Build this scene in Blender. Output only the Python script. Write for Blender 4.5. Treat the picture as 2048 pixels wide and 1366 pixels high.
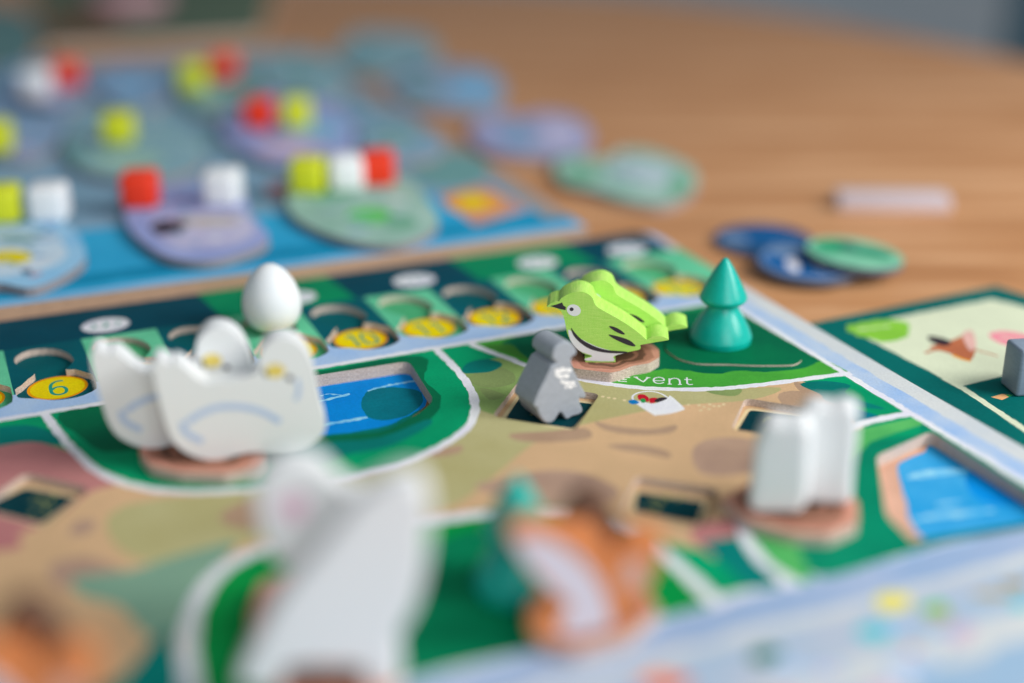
import bpy, bmesh, math, random
import numpy as np
from math import sin, cos, pi, radians, atan, sqrt
from mathutils import Vector, Matrix
from mathutils.geometry import delaunay_2d_cdt
random.seed(4)
U = 0.01                                   # the script thinks in centimetres, Blender in metres
scene = bpy.context.scene
for o in list(bpy.data.objects): bpy.data.objects.remove(o)

# ------------------------------------------------------------------ camera
FP, CX, CY = 2750.0, 1024.0, 683.0         # focal length in pixels of the 2048 px photograph
PITCH = atan(1133 / FP); H = 9.55          # camera height above the board (cm)
cam = bpy.data.objects.new('camera', bpy.data.cameras.new('camera'))
scene.collection.objects.link(cam); scene.camera = cam
cam.location = (0, 0, H * U); cam.rotation_euler = (pi / 2 - PITCH, 0, 0)
cam.data.sensor_width = 36; cam.data.lens = FP / 2048 * 36
cam.data.clip_start = 0.01; cam.data.clip_end = 60
cam.data.dof.use_dof = True; cam.data.dof.focus_distance = 23.25 * U; cam.data.dof.aperture_fstop = 3.8
scene.render.resolution_x, scene.render.resolution_y = 1024, 683
scene.view_settings.view_transform = 'Standard'; scene.view_settings.look = 'None'
scene.view_settings.exposure = 0; scene.view_settings.gamma = 1
scene.cycles.use_denoising = True
# ------------------------------------------------------------------ light: soft window light from the right, plus an added frontal fill
w = bpy.data.worlds.new('World'); scene.world = w; w.use_nodes = True
w.node_tree.nodes['Background'].inputs[0].default_value = (0.80, 0.90, 1.0, 1)
w.node_tree.nodes['Background'].inputs[1].default_value = 0.23
def area(name, loc, target, size, power, col):
    d = bpy.data.lights.new(name, 'AREA'); d.shape = 'RECTANGLE'; d.size, d.size_y = size[0] * U, size[1] * U
    d.energy = power; d.color = col
    o = bpy.data.objects.new(name, d); scene.collection.objects.link(o)
    o.location = Vector(loc) * U
    o.rotation_euler = (Vector(target) - Vector(loc)).to_track_quat('-Z', 'Y').to_euler()
area('window_light', (47, 11, 35), (2, 26, 0), (28, 30), 3.75, (1.0, 0.99, 0.98))
area('front_fill_light', (34, -62, 40), (0, 24, 0), (60, 50), 3.8, (0.94, 0.975, 1.0))  # added fill lamp behind the camera, lifts the upright faces

# ------------------------------------------------------------------ helpers
def lin(c): return tuple(((v / 255) / 12.92 if v / 255 <= .04045 else ((v / 255 + .055) / 1.055) ** 2.4) for v in c)
def C(c, k=1.28):
    return tuple(min(.86, max(.002, v * k)) for v in lin(c)) + (1,)
def unproj(x, y, z=0.0):
    a = (x - CX) / FP; b = (CY - y) / FP
    d = Vector((a, cos(PITCH) + b * sin(PITCH), -sin(PITCH) + b * cos(PITCH)))
    t = (H - z) / -d.z
    return (d.x * t, d.y * t)
def PX(pts, z=0.0): return [unproj(x, y, z) for x, y in pts]
def CR(pts, x0, y0, s): return [(x0 + X / s, y0 + Y / s) for X, Y in pts]
BA = radians(23.7)
def AB(a, b): return (a * cos(BA) - b * sin(BA), a * sin(BA) + b * cos(BA))     # board axes -> world
def toAB(p): return (p[0] * cos(BA) + p[1] * sin(BA), -p[0] * sin(BA) + p[1] * cos(BA))
def smooth(pts, n=5, closed=True):
    P = [Vector(p) for p in pts]; N = len(P); out = []
    rng = range(N) if closed else range(N - 1)
    for i in rng:
        if closed: p0, p1, p2, p3 = P[(i - 1) % N], P[i], P[(i + 1) % N], P[(i + 2) % N]
        else: p0, p1, p2, p3 = P[max(i - 1, 0)], P[i], P[i + 1], P[min(i + 2, N - 1)]
        for k in range(n):
            t = k / n
            q = 0.5 * ((2 * p1) + (-p0 + p2) * t + (2 * p0 - 5 * p1 + 4 * p2 - p3) * t * t + (-p0 + 3 * p1 - 3 * p2 + p3) * t ** 3)
            out.append(tuple(q))
    if not closed: out.append(tuple(P[-1]))
    return out
def resample(pts, step, closed=True):
    out = []; N = len(pts)
    for i in range(N if closed else N - 1):
        a = Vector(pts[i]); b = Vector(pts[(i + 1) % N]); L = (b - a).length; k = max(1, int(L / step))
        for j in range(k): out.append(tuple(a.lerp(b, j / k)))
    if not closed: out.append(tuple(pts[-1]))
    return out
def rough(pts, amp, step=.12, closed=True):
    """a watercolour / torn edge: the outline wobbles by amp"""
    r = resample(pts, step, closed); out = []
    for i, p in enumerate(r):
        out.append((p[0] + random.uniform(-amp, amp), p[1] + random.uniform(-amp, amp)))
    return out
def stroke(pts, width, amp=0.0, step=.15, sm=4, taper=False):
    p = smooth(pts, sm, False) if len(pts) > 2 and sm > 1 else list(pts)
    p = resample(p, step, False); L, R = [], []
    n = len(p)
    for i in range(n):
        a = Vector(p[max(i - 1, 0)]); b = Vector(p[min(i + 1, n - 1)]); t = (b - a)
        if t.length < 1e-9: continue
        t.normalize(); nn = Vector((-t.y, t.x)); w_ = width / 2
        if taper: w_ *= max(.12, sin(pi * i / (n - 1)) ** .7)
        c = Vector(p[i])
        L.append(tuple(c + nn * (w_ + random.uniform(-amp, amp)))); R.append(tuple(c - nn * (w_ + random.uniform(-amp, amp))))
    return L + R[::-1]
def ellipse(c, rx, ry, n=28, ang=0.0):
    return [(c[0] + rx * cos(t) * cos(ang) - ry * sin(t) * sin(ang), c[1] + rx * cos(t) * sin(ang) + ry * sin(t) * cos(ang)) for t in [2 * pi * i / n for i in range(n)]]
def inside(poly, pts):
    """non-zero winding test of many points"""
    P = np.array(poly); wn = np.zeros(len(pts), int)
    x, y = pts[:, 0], pts[:, 1]
    for i in range(len(P)):
        x0, y0 = P[i]; x1, y1 = P[(i + 1) % len(P)]
        c = (x1 - x0) * (y - y0) - (x - x0) * (y1 - y0)
        wn += ((y0 <= y) & (y1 > y) & (c > 0)).astype(int); wn -= ((y0 > y) & (y1 <= y) & (c < 0)).astype(int)
    return wn != 0

# ------------------------------------------------------------------ materials
MATS = {}
def node_mat(name):
    m = bpy.data.materials.new(name); m.use_nodes = True
    nt = m.node_tree; return m, nt, nt.nodes['Principled BSDF']
def tex(nt, kind, scale, vec=None, **kw):
    t = nt.nodes.new(kind); t.inputs['Scale'].default_value = scale
    for k, v in kw.items(): t.inputs[k.replace('_', ' ')].default_value = v
    if vec: nt.links.new(vec, t.inputs['Vector'])
    return t
def coords(nt, scale=(1, 1, 1), rot=(0, 0, 0)):
    tc = nt.nodes.new('ShaderNodeTexCoord'); mp = nt.nodes.new('ShaderNodeMapping')
    mp.inputs['Scale'].default_value = tuple(100 * s for s in scale); mp.inputs['Rotation'].default_value = rot
    nt.links.new(tc.outputs['Object'], mp.inputs[0]); return mp.outputs[0]
def ramp(nt, fac, stops):
    r = nt.nodes.new('ShaderNodeValToRGB'); e = r.color_ramp.elements
    while len(e) < len(stops): e.new(.5)
    for i, (p, c) in enumerate(stops): e[i].position = p; e[i].color = c
    nt.links.new(fac, r.inputs[0]); return r.outputs[0]
def bump(nt, b, h, strength, dist):
    n = nt.nodes.new('ShaderNodeBump'); n.inputs['Strength'].default_value = strength; n.inputs['Distance'].default_value = dist * U
    nt.links.new(h, n.inputs['Height']); nt.links.new(n.outputs[0], b.inputs['Normal'])
def paper(name, c1, c2=None, scale=.9, roughness=.55, k=1.28, spread=.16):
    """printed, linen-embossed card: watercolour mottling between two inks"""
    key = ('paper', name)
    if key in MATS: return MATS[key]
    m, nt, b = node_mat(name); v = coords(nt)
    if c2 is None: c2 = tuple(max(0, x * .86) for x in c1)
    n = tex(nt, 'ShaderNodeTexNoise', scale, v, Detail=5.0, Roughness=.62)
    col = ramp(nt, n.outputs[0], [(.5 - spread, C(c2, k)), (.5 + spread, C(c1, k))])
    g = tex(nt, 'ShaderNodeTexNoise', 26, v, Detail=2.0)
    mx = nt.nodes.new('ShaderNodeMix'); mx.data_type = 'RGBA'; mx.blend_type = 'MULTIPLY'; mx.inputs[0].default_value = .55
    nt.links.new(col, mx.inputs[6]); nt.links.new(ramp(nt, g.outputs[0], [(.3, (.82, .82, .82, 1)), (.7, (1.08, 1.08, 1.08, 1))]), mx.inputs[7])
    nt.links.new(mx.outputs[2], b.inputs['Base Color']); b.inputs['Roughness'].default_value = roughness
    b.inputs['Specular IOR Level'].default_value = .03
    bump(nt, b, g.outputs[0], .25, .004); MATS[key] = m; return m
def painted(name, c, roughness=.5, k=1.28, grain=.5, var=.1, along=(1, 1, 6), dist=.006):
    """painted wood: fine parallel grain under the paint"""
    key = ('paint', name)
    if key in MATS: return MATS[key]
    m, nt, b = node_mat(name); v = coords(nt, along)
    n = tex(nt, 'ShaderNodeTexNoise', 5, v, Detail=5.0, Roughness=.7, Distortion=.3)
    c2 = tuple(x * (1 - var) for x in c)
    nt.links.new(ramp(nt, n.outputs[0], [(.32, C(c2, k)), (.62, C(c, k))]), b.inputs['Base Color'])
    b.inputs['Roughness'].default_value = roughness; b.inputs['Specular IOR Level'].default_value = .4
    bump(nt, b, n.outputs[0], grain, dist); MATS[key] = m; return m
def cardboard():
    if 'cb' in MATS: return MATS['cb']
    m, nt, b = node_mat('cut_cardboard'); v = coords(nt, (1, 1, 2.2))
    n = tex(nt, 'ShaderNodeTexNoise', 34, v, Detail=4.0, Roughness=.7)
    nt.links.new(ramp(nt, n.outputs[0], [(.32, C((136, 118, 106))), (.5, C((178, 160, 148))), (.68, C((204, 190, 178)))]), b.inputs['Base Color'])
    b.inputs['Roughness'].default_value = .9; bump(nt, b, n.outputs[0], .5, .01); MATS['cb'] = m; return m
def flat(name, c, roughness=.5, k=1.28): return painted(name, c, roughness, k, grain=.12, var=.05, along=(2, 2, 2))

# ------------------------------------------------------------------ object helpers
def link(name, me, origin=(0, 0, 0), parent=None):
    o = bpy.data.objects.new(name, me); scene.collection.objects.link(o)
    org = Vector(origin) * U
    if me is not None: me.transform(Matrix.Translation(-org))
    if parent is not None:
        o.parent = parent; o.location = parent_inv(parent) @ org
    else: o.location = org
    return o
def parent_inv(p):
    m = Matrix.Translation(p.location)
    q = p
    while q.parent: q = q.parent; m = Matrix.Translation(q.location) @ m
    return m.inverted()
def tag(o, label, cat, group=None, kind=None):
    o['label'] = label; o['category'] = cat
    if group: o['group'] = group
    if kind: o['kind'] = kind
    return o
def empty(name, loc, label, cat, group=None):
    o = link(name, None, loc); o.empty_display_size = .005; return tag(o, label, cat, group)
def mesh(verts, faces, mats, midx=None, sm=False):
    me = bpy.data.meshes.new('mesh'); me.from_pydata([tuple(c * U for c in v) for v in verts], [], faces)
    for m in mats: me.materials.append(m)
    if midx: me.polygons.foreach_set('material_index', midx)
    if sm: me.polygons.foreach_set('use_smooth', [True] * len(me.polygons))
    me.update(); return me
def copy_tree(o, parent=None):
    c = o.copy(); scene.collection.objects.link(c)
    if parent is not None: c.parent = parent
    for ch in list(o.children): copy_tree(ch, c)
    return c
def dedupe(poly, eps=1e-4):
    out = []
    for p in poly:
        if not out or (abs(p[0] - out[-1][0]) + abs(p[1] - out[-1][1])) > eps: out.append(tuple(p[:2]))
    if len(out) > 2 and abs(out[0][0] - out[-1][0]) + abs(out[0][1] - out[-1][1]) <= eps: out.pop()
    return out
def triangulate(polys):
    V, Ed = [], []
    for poly in polys:
        s = len(V); V += [Vector(p) for p in poly]
        Ed += [(s + i, s + (i + 1) % len(poly)) for i in range(len(poly))]
    ov, oe, of, *_ = delaunay_2d_cdt(V, Ed, [], 0, 1e-5)
    return [tuple(v) for v in ov], of
def sheet(name, outline, z, thick, base, layers=(), holes=(), parent=None, side=None, origin=None):
    """a card: printed top cut along every colour edge, holes right through, cut-cardboard walls"""
    outline = dedupe(outline); holes = [dedupe(h) for h in holes]
    mats = [base]; lay = []
    for polys, m in layers:
        if polys and isinstance(polys[0][0], (int, float)): polys = [polys]
        if m not in mats: mats.append(m)
        for p in polys: lay.append((dedupe(p), mats.index(m)))
    ov, of = triangulate([outline] + [p for p, _ in lay] + holes)
    cen = np.array([[sum(ov[i][0] for i in f) / len(f), sum(ov[i][1] for i in f) / len(f)] for f in of])
    mi = np.zeros(len(of), int)
    for p, k in lay:
        a = np.array(p); lo, hi = a.min(0), a.max(0)
        idx = np.where((cen[:, 0] >= lo[0]) & (cen[:, 0] <= hi[0]) & (cen[:, 1] >= lo[1]) & (cen[:, 1] <= hi[1]))[0]
        if len(idx): mi[idx[inside(p, cen[idx])]] = k
    keep = inside(outline, cen)
    for h in holes: keep &= ~inside(h, cen)
    verts = [(x, y, z) for x, y in ov]; faces = []; mm = []
    for f, k, q in zip(of, mi, keep):
        if q:
            a, b_, c = [ov[i] for i in f[:3]]
            if (b_[0] - a[0]) * (c[1] - a[1]) - (b_[1] - a[1]) * (c[0] - a[0]) < 0: f = f[::-1]
            faces.append(tuple(f)); mm.append(int(k))
    if thick:
        mats.append(side or cardboard()); ks = len(mats) - 1
        nb = len(verts); verts += [(x, y, z - thick) for x, y in ov]
        for f, q in list(zip(of, keep)):
            if q: faces.append(tuple(i + nb for i in f[::-1])); mm.append(ks)
        for poly in [outline] + holes:
            ar = sum(poly[i][0] * poly[(i + 1) % len(poly)][1] - poly[(i + 1) % len(poly)][0] * poly[i][1] for i in range(len(poly)))
            ccw = (ar > 0) == (poly is outline)
            P_ = poly if ccw else poly[::-1]; s = len(verts); n = len(P_)
            verts += [(x, y, z) for x, y in P_] + [(x, y, z - thick) for x, y in P_]
            for i in range(n):
                j = (i + 1) % n; faces.append((s + i, s + i + n, s + j + n, s + j)); mm.append(ks)
    me = mesh(verts, faces, mats, mm)
    if origin is None:
        a = np.array(outline); c = (a.min(0) + a.max(0)) / 2; origin = (c[0], c[1], z - thick)
    return link(name, me, origin, parent)

class Plane:
    """an upright plane on base point (photo pixel at height z0), turned by heading; s runs along it, t upward, d backward"""
    def __init__(self, bx, by, z0, heading):
        self.o = unproj(bx, by, z0); self.z0 = z0; a = radians(heading); self.u = (cos(a), sin(a)); self.n = (-sin(a), cos(a))
    def px(self, x, y):
        a = (x - CX) / FP; b = (CY - y) / FP
        d = (a, cos(PITCH) + b * sin(PITCH), -sin(PITCH) + b * cos(PITCH))
        t = (self.o[0] * self.n[0] + self.o[1] * self.n[1]) / (d[0] * self.n[0] + d[1] * self.n[1])
        X, Y, Z = d[0] * t, d[1] * t, H + d[2] * t
        return ((X - self.o[0]) * self.u[0] + (Y - self.o[1]) * self.u[1], Z - self.z0)
    def P(self, pts): return [self.px(*p) for p in pts]
    def w(self, s, t, d=0.0):
        return (self.o[0] + s * self.u[0] + d * self.n[0], self.o[1] + s * self.u[1] + d * self.n[1], self.z0 + t)
def prism(name, pl, outline, thick, mat, parent, bev=.035, d0=0.0):
    outline = dedupe(outline)
    ar = sum(outline[i][0] * outline[(i + 1) % len(outline)][1] - outline[(i + 1) % len(outline)][0] * outline[i][1] for i in range(len(outline)))
    if ar < 0: outline = outline[::-1]
    n = len(outline)
    V = [pl.w(s, t, d0) for s, t in outline] + [pl.w(s, t, d0 + thick) for s, t in outline]
    F = [tuple(range(n)), tuple(range(2 * n - 1, n - 1, -1))] + [(i + n, (i + 1) % n + n, (i + 1) % n, i) for i in range(n)]
    me = mesh(V, F, [mat]); o = link(name, me, pl.w(0, 0, thick / 2), parent)
    if bev:
        b = o.modifiers.new('Bevel', 'BEVEL'); b.width = bev * U; b.segments = 2; b.limit_method = 'ANGLE'; b.angle_limit = radians(50)
    return o
def decal(name, pl, poly, mat, parent, lift=.004):
    ov, of = triangulate([dedupe(poly)])
    cen = np.array([[sum(ov[i][0] for i in f) / 3, sum(ov[i][1] for i in f) / 3] for f in of]); k = inside(dedupe(poly), cen)
    F = [tuple(f) for f, q in zip(of, k) if q]
    me = mesh([pl.w(s, t, -lift) for s, t in ov], F, [mat]); c = cen.mean(0)
    return link(name, me, pl.w(c[0], c[1], -lift), parent)
def lathe(name, profile, centre, mat, parent=None, n=48):
    V, F = [], []
    for r, z in profile: V += [(centre[0] + r * cos(2 * pi * i / n), centre[1] + r * sin(2 * pi * i / n), centre[2] + z) for i in range(n)]
    for k in range(len(profile) - 1):
        for i in range(n): j = (i + 1) % n; F.append((k * n + i, k * n + j, (k + 1) * n + j, (k + 1) * n + i))
    F.append(tuple(range(n - 1, -1, -1))); F.append(tuple(range((len(profile) - 1) * n, len(profile) * n)))
    return link(name, mesh(V, F, [mat], sm=True), centre, parent)
def box(name, c, size, mat, rot=0, parent=None, bev=.06, seg=3):
    """box standing on its base centre c"""
    x, y, z = [s / 2 for s in size]
    V = [(sx * x, sy * y, sz * size[2]) for sz in (0, 1) for sy in (-1, 1) for sx in (-1, 1)]
    F = [(0, 2, 3, 1), (4, 5, 7, 6), (0, 1, 5, 4), (2, 6, 7, 3), (0, 4, 6, 2), (1, 3, 7, 5)]
    me = mesh(V, F, [mat]); o = link(name, me, (0, 0, 0), None)
    o.location = Vector(c) * U; o.rotation_euler[2] = rot
    if parent: o.parent = parent; o.location = parent_inv(parent) @ (Vector(c) * U)
    b = o.modifiers.new('Bevel', 'BEVEL'); b.width = bev * U; b.segments = seg
    me.polygons.foreach_set('use_smooth', [True] * 6)
    return o

# ------------------------------------------------------------------ inks
TEAL_D = paper('ink_dark_teal', (0, 66, 82), (0, 58, 72))
TEAL_C = paper('ink_cell_teal', (0, 86, 94), (0, 74, 84))
TEAL_F = paper('ink_floor_teal', (0, 88, 92), (0, 74, 80))
MINT = paper('ink_mint', (98, 186, 144), (84, 172, 132))
MINT_F = paper('ink_floor_mint', (76, 164, 112), (66, 152, 104))
GREEN_S = paper('ink_strip_green', (0, 128, 84), (0, 114, 78))
GREEN = paper('ink_green', (0, 148, 98), (0, 124, 84), .5)
GREEN_D = paper('ink_deep_green', (0, 104, 66), (0, 86, 60), .5)
GREEN_T = paper('ink_teal_green', (0, 114, 106), (0, 100, 92), .6)
GREEN_B = paper('ink_bright_green', (72, 158, 54), (62, 140, 52), .8)
GREEN_L = paper('ink_leaf_green', (84, 168, 92), (64, 150, 82), .7)
GREEN_P = paper('ink_pine_green', (0, 128, 94), (0, 112, 84), .5)
GREEN_G = paper('ink_grass_green', (0, 140, 62), (0, 112, 56), .5)
SAND = paper('ink_sand', (200, 164, 126), (184, 152, 116), .35)
KHAKI = paper('ink_khaki', (172, 166, 122), (160, 152, 104), .5)
OLIVE = paper('ink_olive', (132, 158, 92), (118, 140, 82), .7)
BROWN_S = paper('ink_path_brown', (168, 140, 115), (156, 128, 105), .6)  # decorative brown strokes and patches printed on the sand
MAUVE = paper('ink_mauve_brown', (174, 144, 122), (154, 126, 110), .9)
PINK_E = paper('ink_dusty_pink', (178, 120, 116), (160, 102, 104), .5)
OLIVE_D = paper('ink_olive_dot', (124, 140, 86), (112, 128, 80), .6)
WHITE = paper('ink_white', (216, 214, 222), (204, 202, 212), 1.5)
SKY = paper('ink_sky_blue', (142, 172, 210), (166, 186, 208), .9, spread=.2)
SKY_R = paper('ink_margin_blue', (134, 166, 206), (176, 188, 202), 1.1, spread=.2)
GREYW = paper('ink_margin_grey', (192, 194, 192), (180, 186, 190), .8)
LAV = paper('ink_lavender', (152, 166, 190), (134, 156, 186), .5)
PALEB = paper('ink_pale_blue', (168, 174, 186), (138, 166, 190), .35, spread=.14)
POND = paper('ink_pond_blue', (0, 132, 204), (0, 116, 190), .5)
POND_L = paper('ink_pond_light', (64, 154, 202), (30, 138, 194), .4, spread=.1)
STREAK = paper('ink_water_streak', (150, 200, 226), (80, 168, 214), 2.5)
BUSH_S = paper('ink_bush_teal', (0, 108, 122), (0, 96, 110), 1.2)
BEACH = paper('ink_beach', (202, 160, 138), (188, 146, 124), .7)
YEL = paper('ink_coin_yellow', (230, 198, 8), (218, 182, 8), 1)
ORA = paper('ink_coin_orange', (246, 148, 0), (238, 130, 0), 1)
NUM = paper('ink_number_teal', (36, 144, 120), (30, 130, 112), 1)
BLACKT = paper('ink_panel_teal', (6, 58, 64), (4, 46, 54), 2)
GOLD = paper('ink_panel_gold', (150, 150, 90), (120, 130, 80), 4)
RIM = paper('ink_panel_rim', (208, 190, 150), (194, 176, 136), 1)
RED = paper('ink_red', (190, 30, 50), (170, 20, 40)); BLUEB = paper('ink_blue', (10, 120, 190)); BLACK = paper('ink_black', (50, 40, 50))
GRN2 = paper('ink_basket_green', (40, 150, 80)); TAN = paper('ink_tan', (176, 158, 110)); TURQ = paper('ink_turquoise', (60, 170, 180), (90, 186, 190))
YPALE = paper('ink_yellow', (222, 206, 90), (210, 196, 100)); LIME = paper('ink_lime', (90, 190, 90)); PINKP = paper('ink_pale_pink', (206, 180, 200))
ORP = paper('ink_orange', (220, 120, 70), (200, 110, 80)); DKG = paper('ink_forest', (20, 120, 84), (30, 100, 70))

# ------------------------------------------------------------------ table, floor, room beyond
def table_mat():
    m, nt, b = node_mat('light_oak'); v = coords(nt, (.035, .35, .35), (0, 0, radians(-14)))
    n = tex(nt, 'ShaderNodeTexNoise', 3.0, v, Detail=7.0, Roughness=.62, Distortion=.4)
    v2 = coords(nt, (.25, 5, 5), (0, 0, radians(-14)))
    n2 = tex(nt, 'ShaderNodeTexNoise', 4.0, v2, Detail=4.0, Roughness=.6)
    mx = nt.nodes.new('ShaderNodeMix'); mx.data_type = 'FLOAT'; mx.inputs[0].default_value = .2
    nt.links.new(n.outputs[0], mx.inputs[2]); nt.links.new(n2.outputs[0], mx.inputs[3])
    nt.links.new(ramp(nt, mx.outputs[0], [(.36, C((172, 118, 74), 1.05)), (.5, C((192, 137, 91), 1.05)), (.64, C((216, 166, 122), 1.05))]), b.inputs['Base Color'])
    b.inputs['Roughness'].default_value = .42; b.inputs['Specular IOR Level'].default_value = .25
    bump(nt, b, n2.outputs[0], .15, .01); return m
TZ = -.4                                              # table surface; board tops are at 0
tb = smooth([(-70, 62), (-40, 74), (-12, 74), (3, 70), (11, 63.5), (17, 55.5), (23, 44), (27, 26), (28, 4), (24, -16), (0, -24), (-60, -24)], 8)
troot = empty('wooden_table', (-20, 25, TZ - 3), 'round-cornered light oak table under all the game boards', 'table')
sheet('tabletop', tb, TZ, 2.6, table_mat(), side=table_mat(), parent=troot)
for x, y in ((16, 40), (16, -10), (-55, 50), (-55, -14)):
    box('leg', (x, y, -76), (4, 4, 73), painted('oak_leg', (150, 104, 66)), parent=troot, bev=.3)
m, nt, b = node_mat('grey_floor'); v = coords(nt)
n = tex(nt, 'ShaderNodeTexNoise', .03, v, Detail=4.0)
nt.links.new(ramp(nt, n.outputs[0], [(.4, C((168, 176, 180), 1.6)), (.6, C((196, 200, 204), 1.9))]), b.inputs['Base Color']); b.inputs['Roughness'].default_value = .6
fl = link('floor', mesh([(-900, -300, -76), (900, -300, -76), (900, 1500, -76), (-900, 1500, -76)], [(0, 1, 2, 3)], [m]), (0, 300, -76))
tag(fl, 'grey floor blurred beyond the table edge', 'floor', kind='structure')
ch = empty('upholstered_chair', (72, 150, -76), 'dark teal chair in the top right corner beyond the table', 'chair')
DT = painted('teal_upholstery', (60, 104, 120), .9)
box('backrest', (79, 156, -40), (46, 5, 46), DT, parent=ch, bev=1.5); box('seat', (74, 134, -40), (46, 40, 7), DT, parent=ch, bev=1.5)
for x in (54, 94):
    for y in (118, 152): box('leg', (x, y, -76), (3, 3, 37), painted('dark_leg', (60, 50, 44)), parent=ch, bev=.3)

# ------------------------------------------------------------------ main game board
TH = .12; PZ = -.222
A0, P6 = 1.5, 1.352                                     # coin of cell 6 and the cell pitch along the board
board = empty('game_board', (*AB(5, 17), TZ), 'large green and sand coloured game board with sunken slots and light blue margin', 'board')
def cellx(k): return A0 - P6 / 2 + P6 * (k - 6) - .04
hole6 = CR([(120, 690), (150, 645), (250, 600), (400, 585), (520, 600), (600, 640), (628, 680), (618, 705), (590, 735), (562, 765), (640, 762), (720, 785), (800, 805), (836, 845),
            (825, 925), (745, 970), (700, 988), (600, 1012), (450, 1026), (300, 1012), (160, 1006), (118, 975), (115, 940), (180, 900), (240, 845), (296, 800), (230, 772), (160, 740)], 0, 560, 4.268)
h6 = [toAB(p) for p in PX(hole6)]
c6 = cellx(6)
h6 = [(a - c6, b_) for a, b_ in h6]
h6 = [(min(max(a, .03), P6 - .03), b_) for a, b_ in smooth(h6, 2)]
holes = []
for k in range(3, 16):
    holes.append([AB(a + cellx(k), b_) for a, b_ in h6])
def sq(pts, r=.12):                                     # rounded polygon from corner points
    out = []; N = len(pts)
    for i in range(N):
        p0, p1, p2 = Vector(pts[i - 1]), Vector(pts[i]), Vector(pts[(i + 1) % N])
        a = p1 + (p0 - p1).normalized() * r; c = p1 + (p2 - p1).normalized() * r
        for t in (0, .25, .5, .75, 1): out.append(tuple((1 - t) ** 2 * a + 2 * t * (1 - t) * p1 + t * t * c))
    return out
pond1 = sq(PX([(520, 768), (818, 722), (868, 800), (845, 822), (772, 862), (500, 886)]), .2)
pond2 = sq(PX([(1752, 912), (1862, 862), (2120, 1022), (2160, 1036), (1838, 1096), (1772, 1031)]), .15)
squares = [PX([(1036, 764), (1200, 788), (1150, 862), (984, 832)]), PX([(1490, 796), (1668, 824), (1640, 884), (1462, 858)]),
           PX([(1272, 952), (1440, 978), (1410, 1052), (1240, 1022)]), PX([(52, 946), (180, 976), (92, 1054), (-50, 1016)])]
squares = [sq(s, .14) for s in squares]
holes += [pond1, pond2] + squares
L = []
def lay(polys, m): L.append((polys, m))
def ab_rect(a0, b0, a1, b1, amp=0, step=.15):
    r = [AB(a0, b0), AB(a1, b0), AB(a1, b1), AB(a0, b1)]
    return rough(r, amp, step) if amp else r
# margins
lay(ab_rect(14.0, 7, 14.45, 26), SKY_R); lay(ab_rect(14.42, 7, 14.9, 25.0, .02), GREYW)
lay(ab_rect(-12, 6, 14.2, 11.9), PALEB); lay(ab_rect(-12, 11.7, 14.1, 12.3, .06, .4), LAV); lay(ab_rect(-12, 11.55, 14.1, 11.72, .05, .4), GREYW)
lay(ab_rect(-12, 10.2, 14.1, 10.7, .08, .4), GREYW)
# map
lay(ab_rect(-12, 12.33, 14.07, 21.57, .03, .12), WHITE)
lay(ab_rect(-12, 12.47, 13.93, 21.43, .012, .12), GREEN)
def arc(pts, n=6): return smooth(PX(pts), n, False)
SL = [(60, 884), (150, 915), (210, 950), (300, 982), (420, 990), (640, 964), (760, 938), (840, 918), (905, 885), (925, 860)]
sand = PX([(-200, 905), (0, 890), (62, 882), (150, 905), (300, 960), (600, 960), (840, 905), (915, 850), (900, 800), (925, 745), (960, 738), (1040, 725), (1190, 755), (1300, 770), (1480, 772), (1600, 760),
           (1612, 778), (1640, 786), (1652, 800), (1690, 812), (1722, 838), (1720, 862), (1600, 905), (1530, 960), (1490, 1030), (1480, 1075), (1440, 1100), (1360, 1090), (1250, 1040), (1130, 1010), (1000, 1015),
           (850, 1035), (640, 1060), (500, 1100), (420, 1150), (380, 1220), (370, 1300), (385, 1400), (420, 1500), (-300, 1600)])
lay(rough(smooth(sand, 3), .015), SAND)
lay(smooth(PX([(905, 800), (925, 745), (1000, 735), (1190, 757), (1400, 778), (1560, 775), (1500, 800), (1330, 815), (1100, 870), (980, 960), (880, 1020), (640, 1050), (450, 1100), (380, 1140), (240, 1100), (250, 1010), (640, 968), (840, 918), (920, 865)]), 4), KHAKI)
lay(smooth(PX([(-200, 905), (0, 890), (62, 882), (140, 905), (240, 960), (180, 985), (120, 1030), (60, 1060), (-40, 1090), (-300, 1100)]), 4), PINK_E)
lay(smooth(PX([(1380, 1060), (1440, 1040), (1500, 1040), (1490, 1080), (1440, 1118), (1400, 1095)]), 4), PINK_E)
lay(smooth(PX([(925, 745), (1000, 715), (1060, 735), (1075, 760), (1030, 790), (1000, 830), (930, 800)]), 4), OLIVE)
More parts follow.
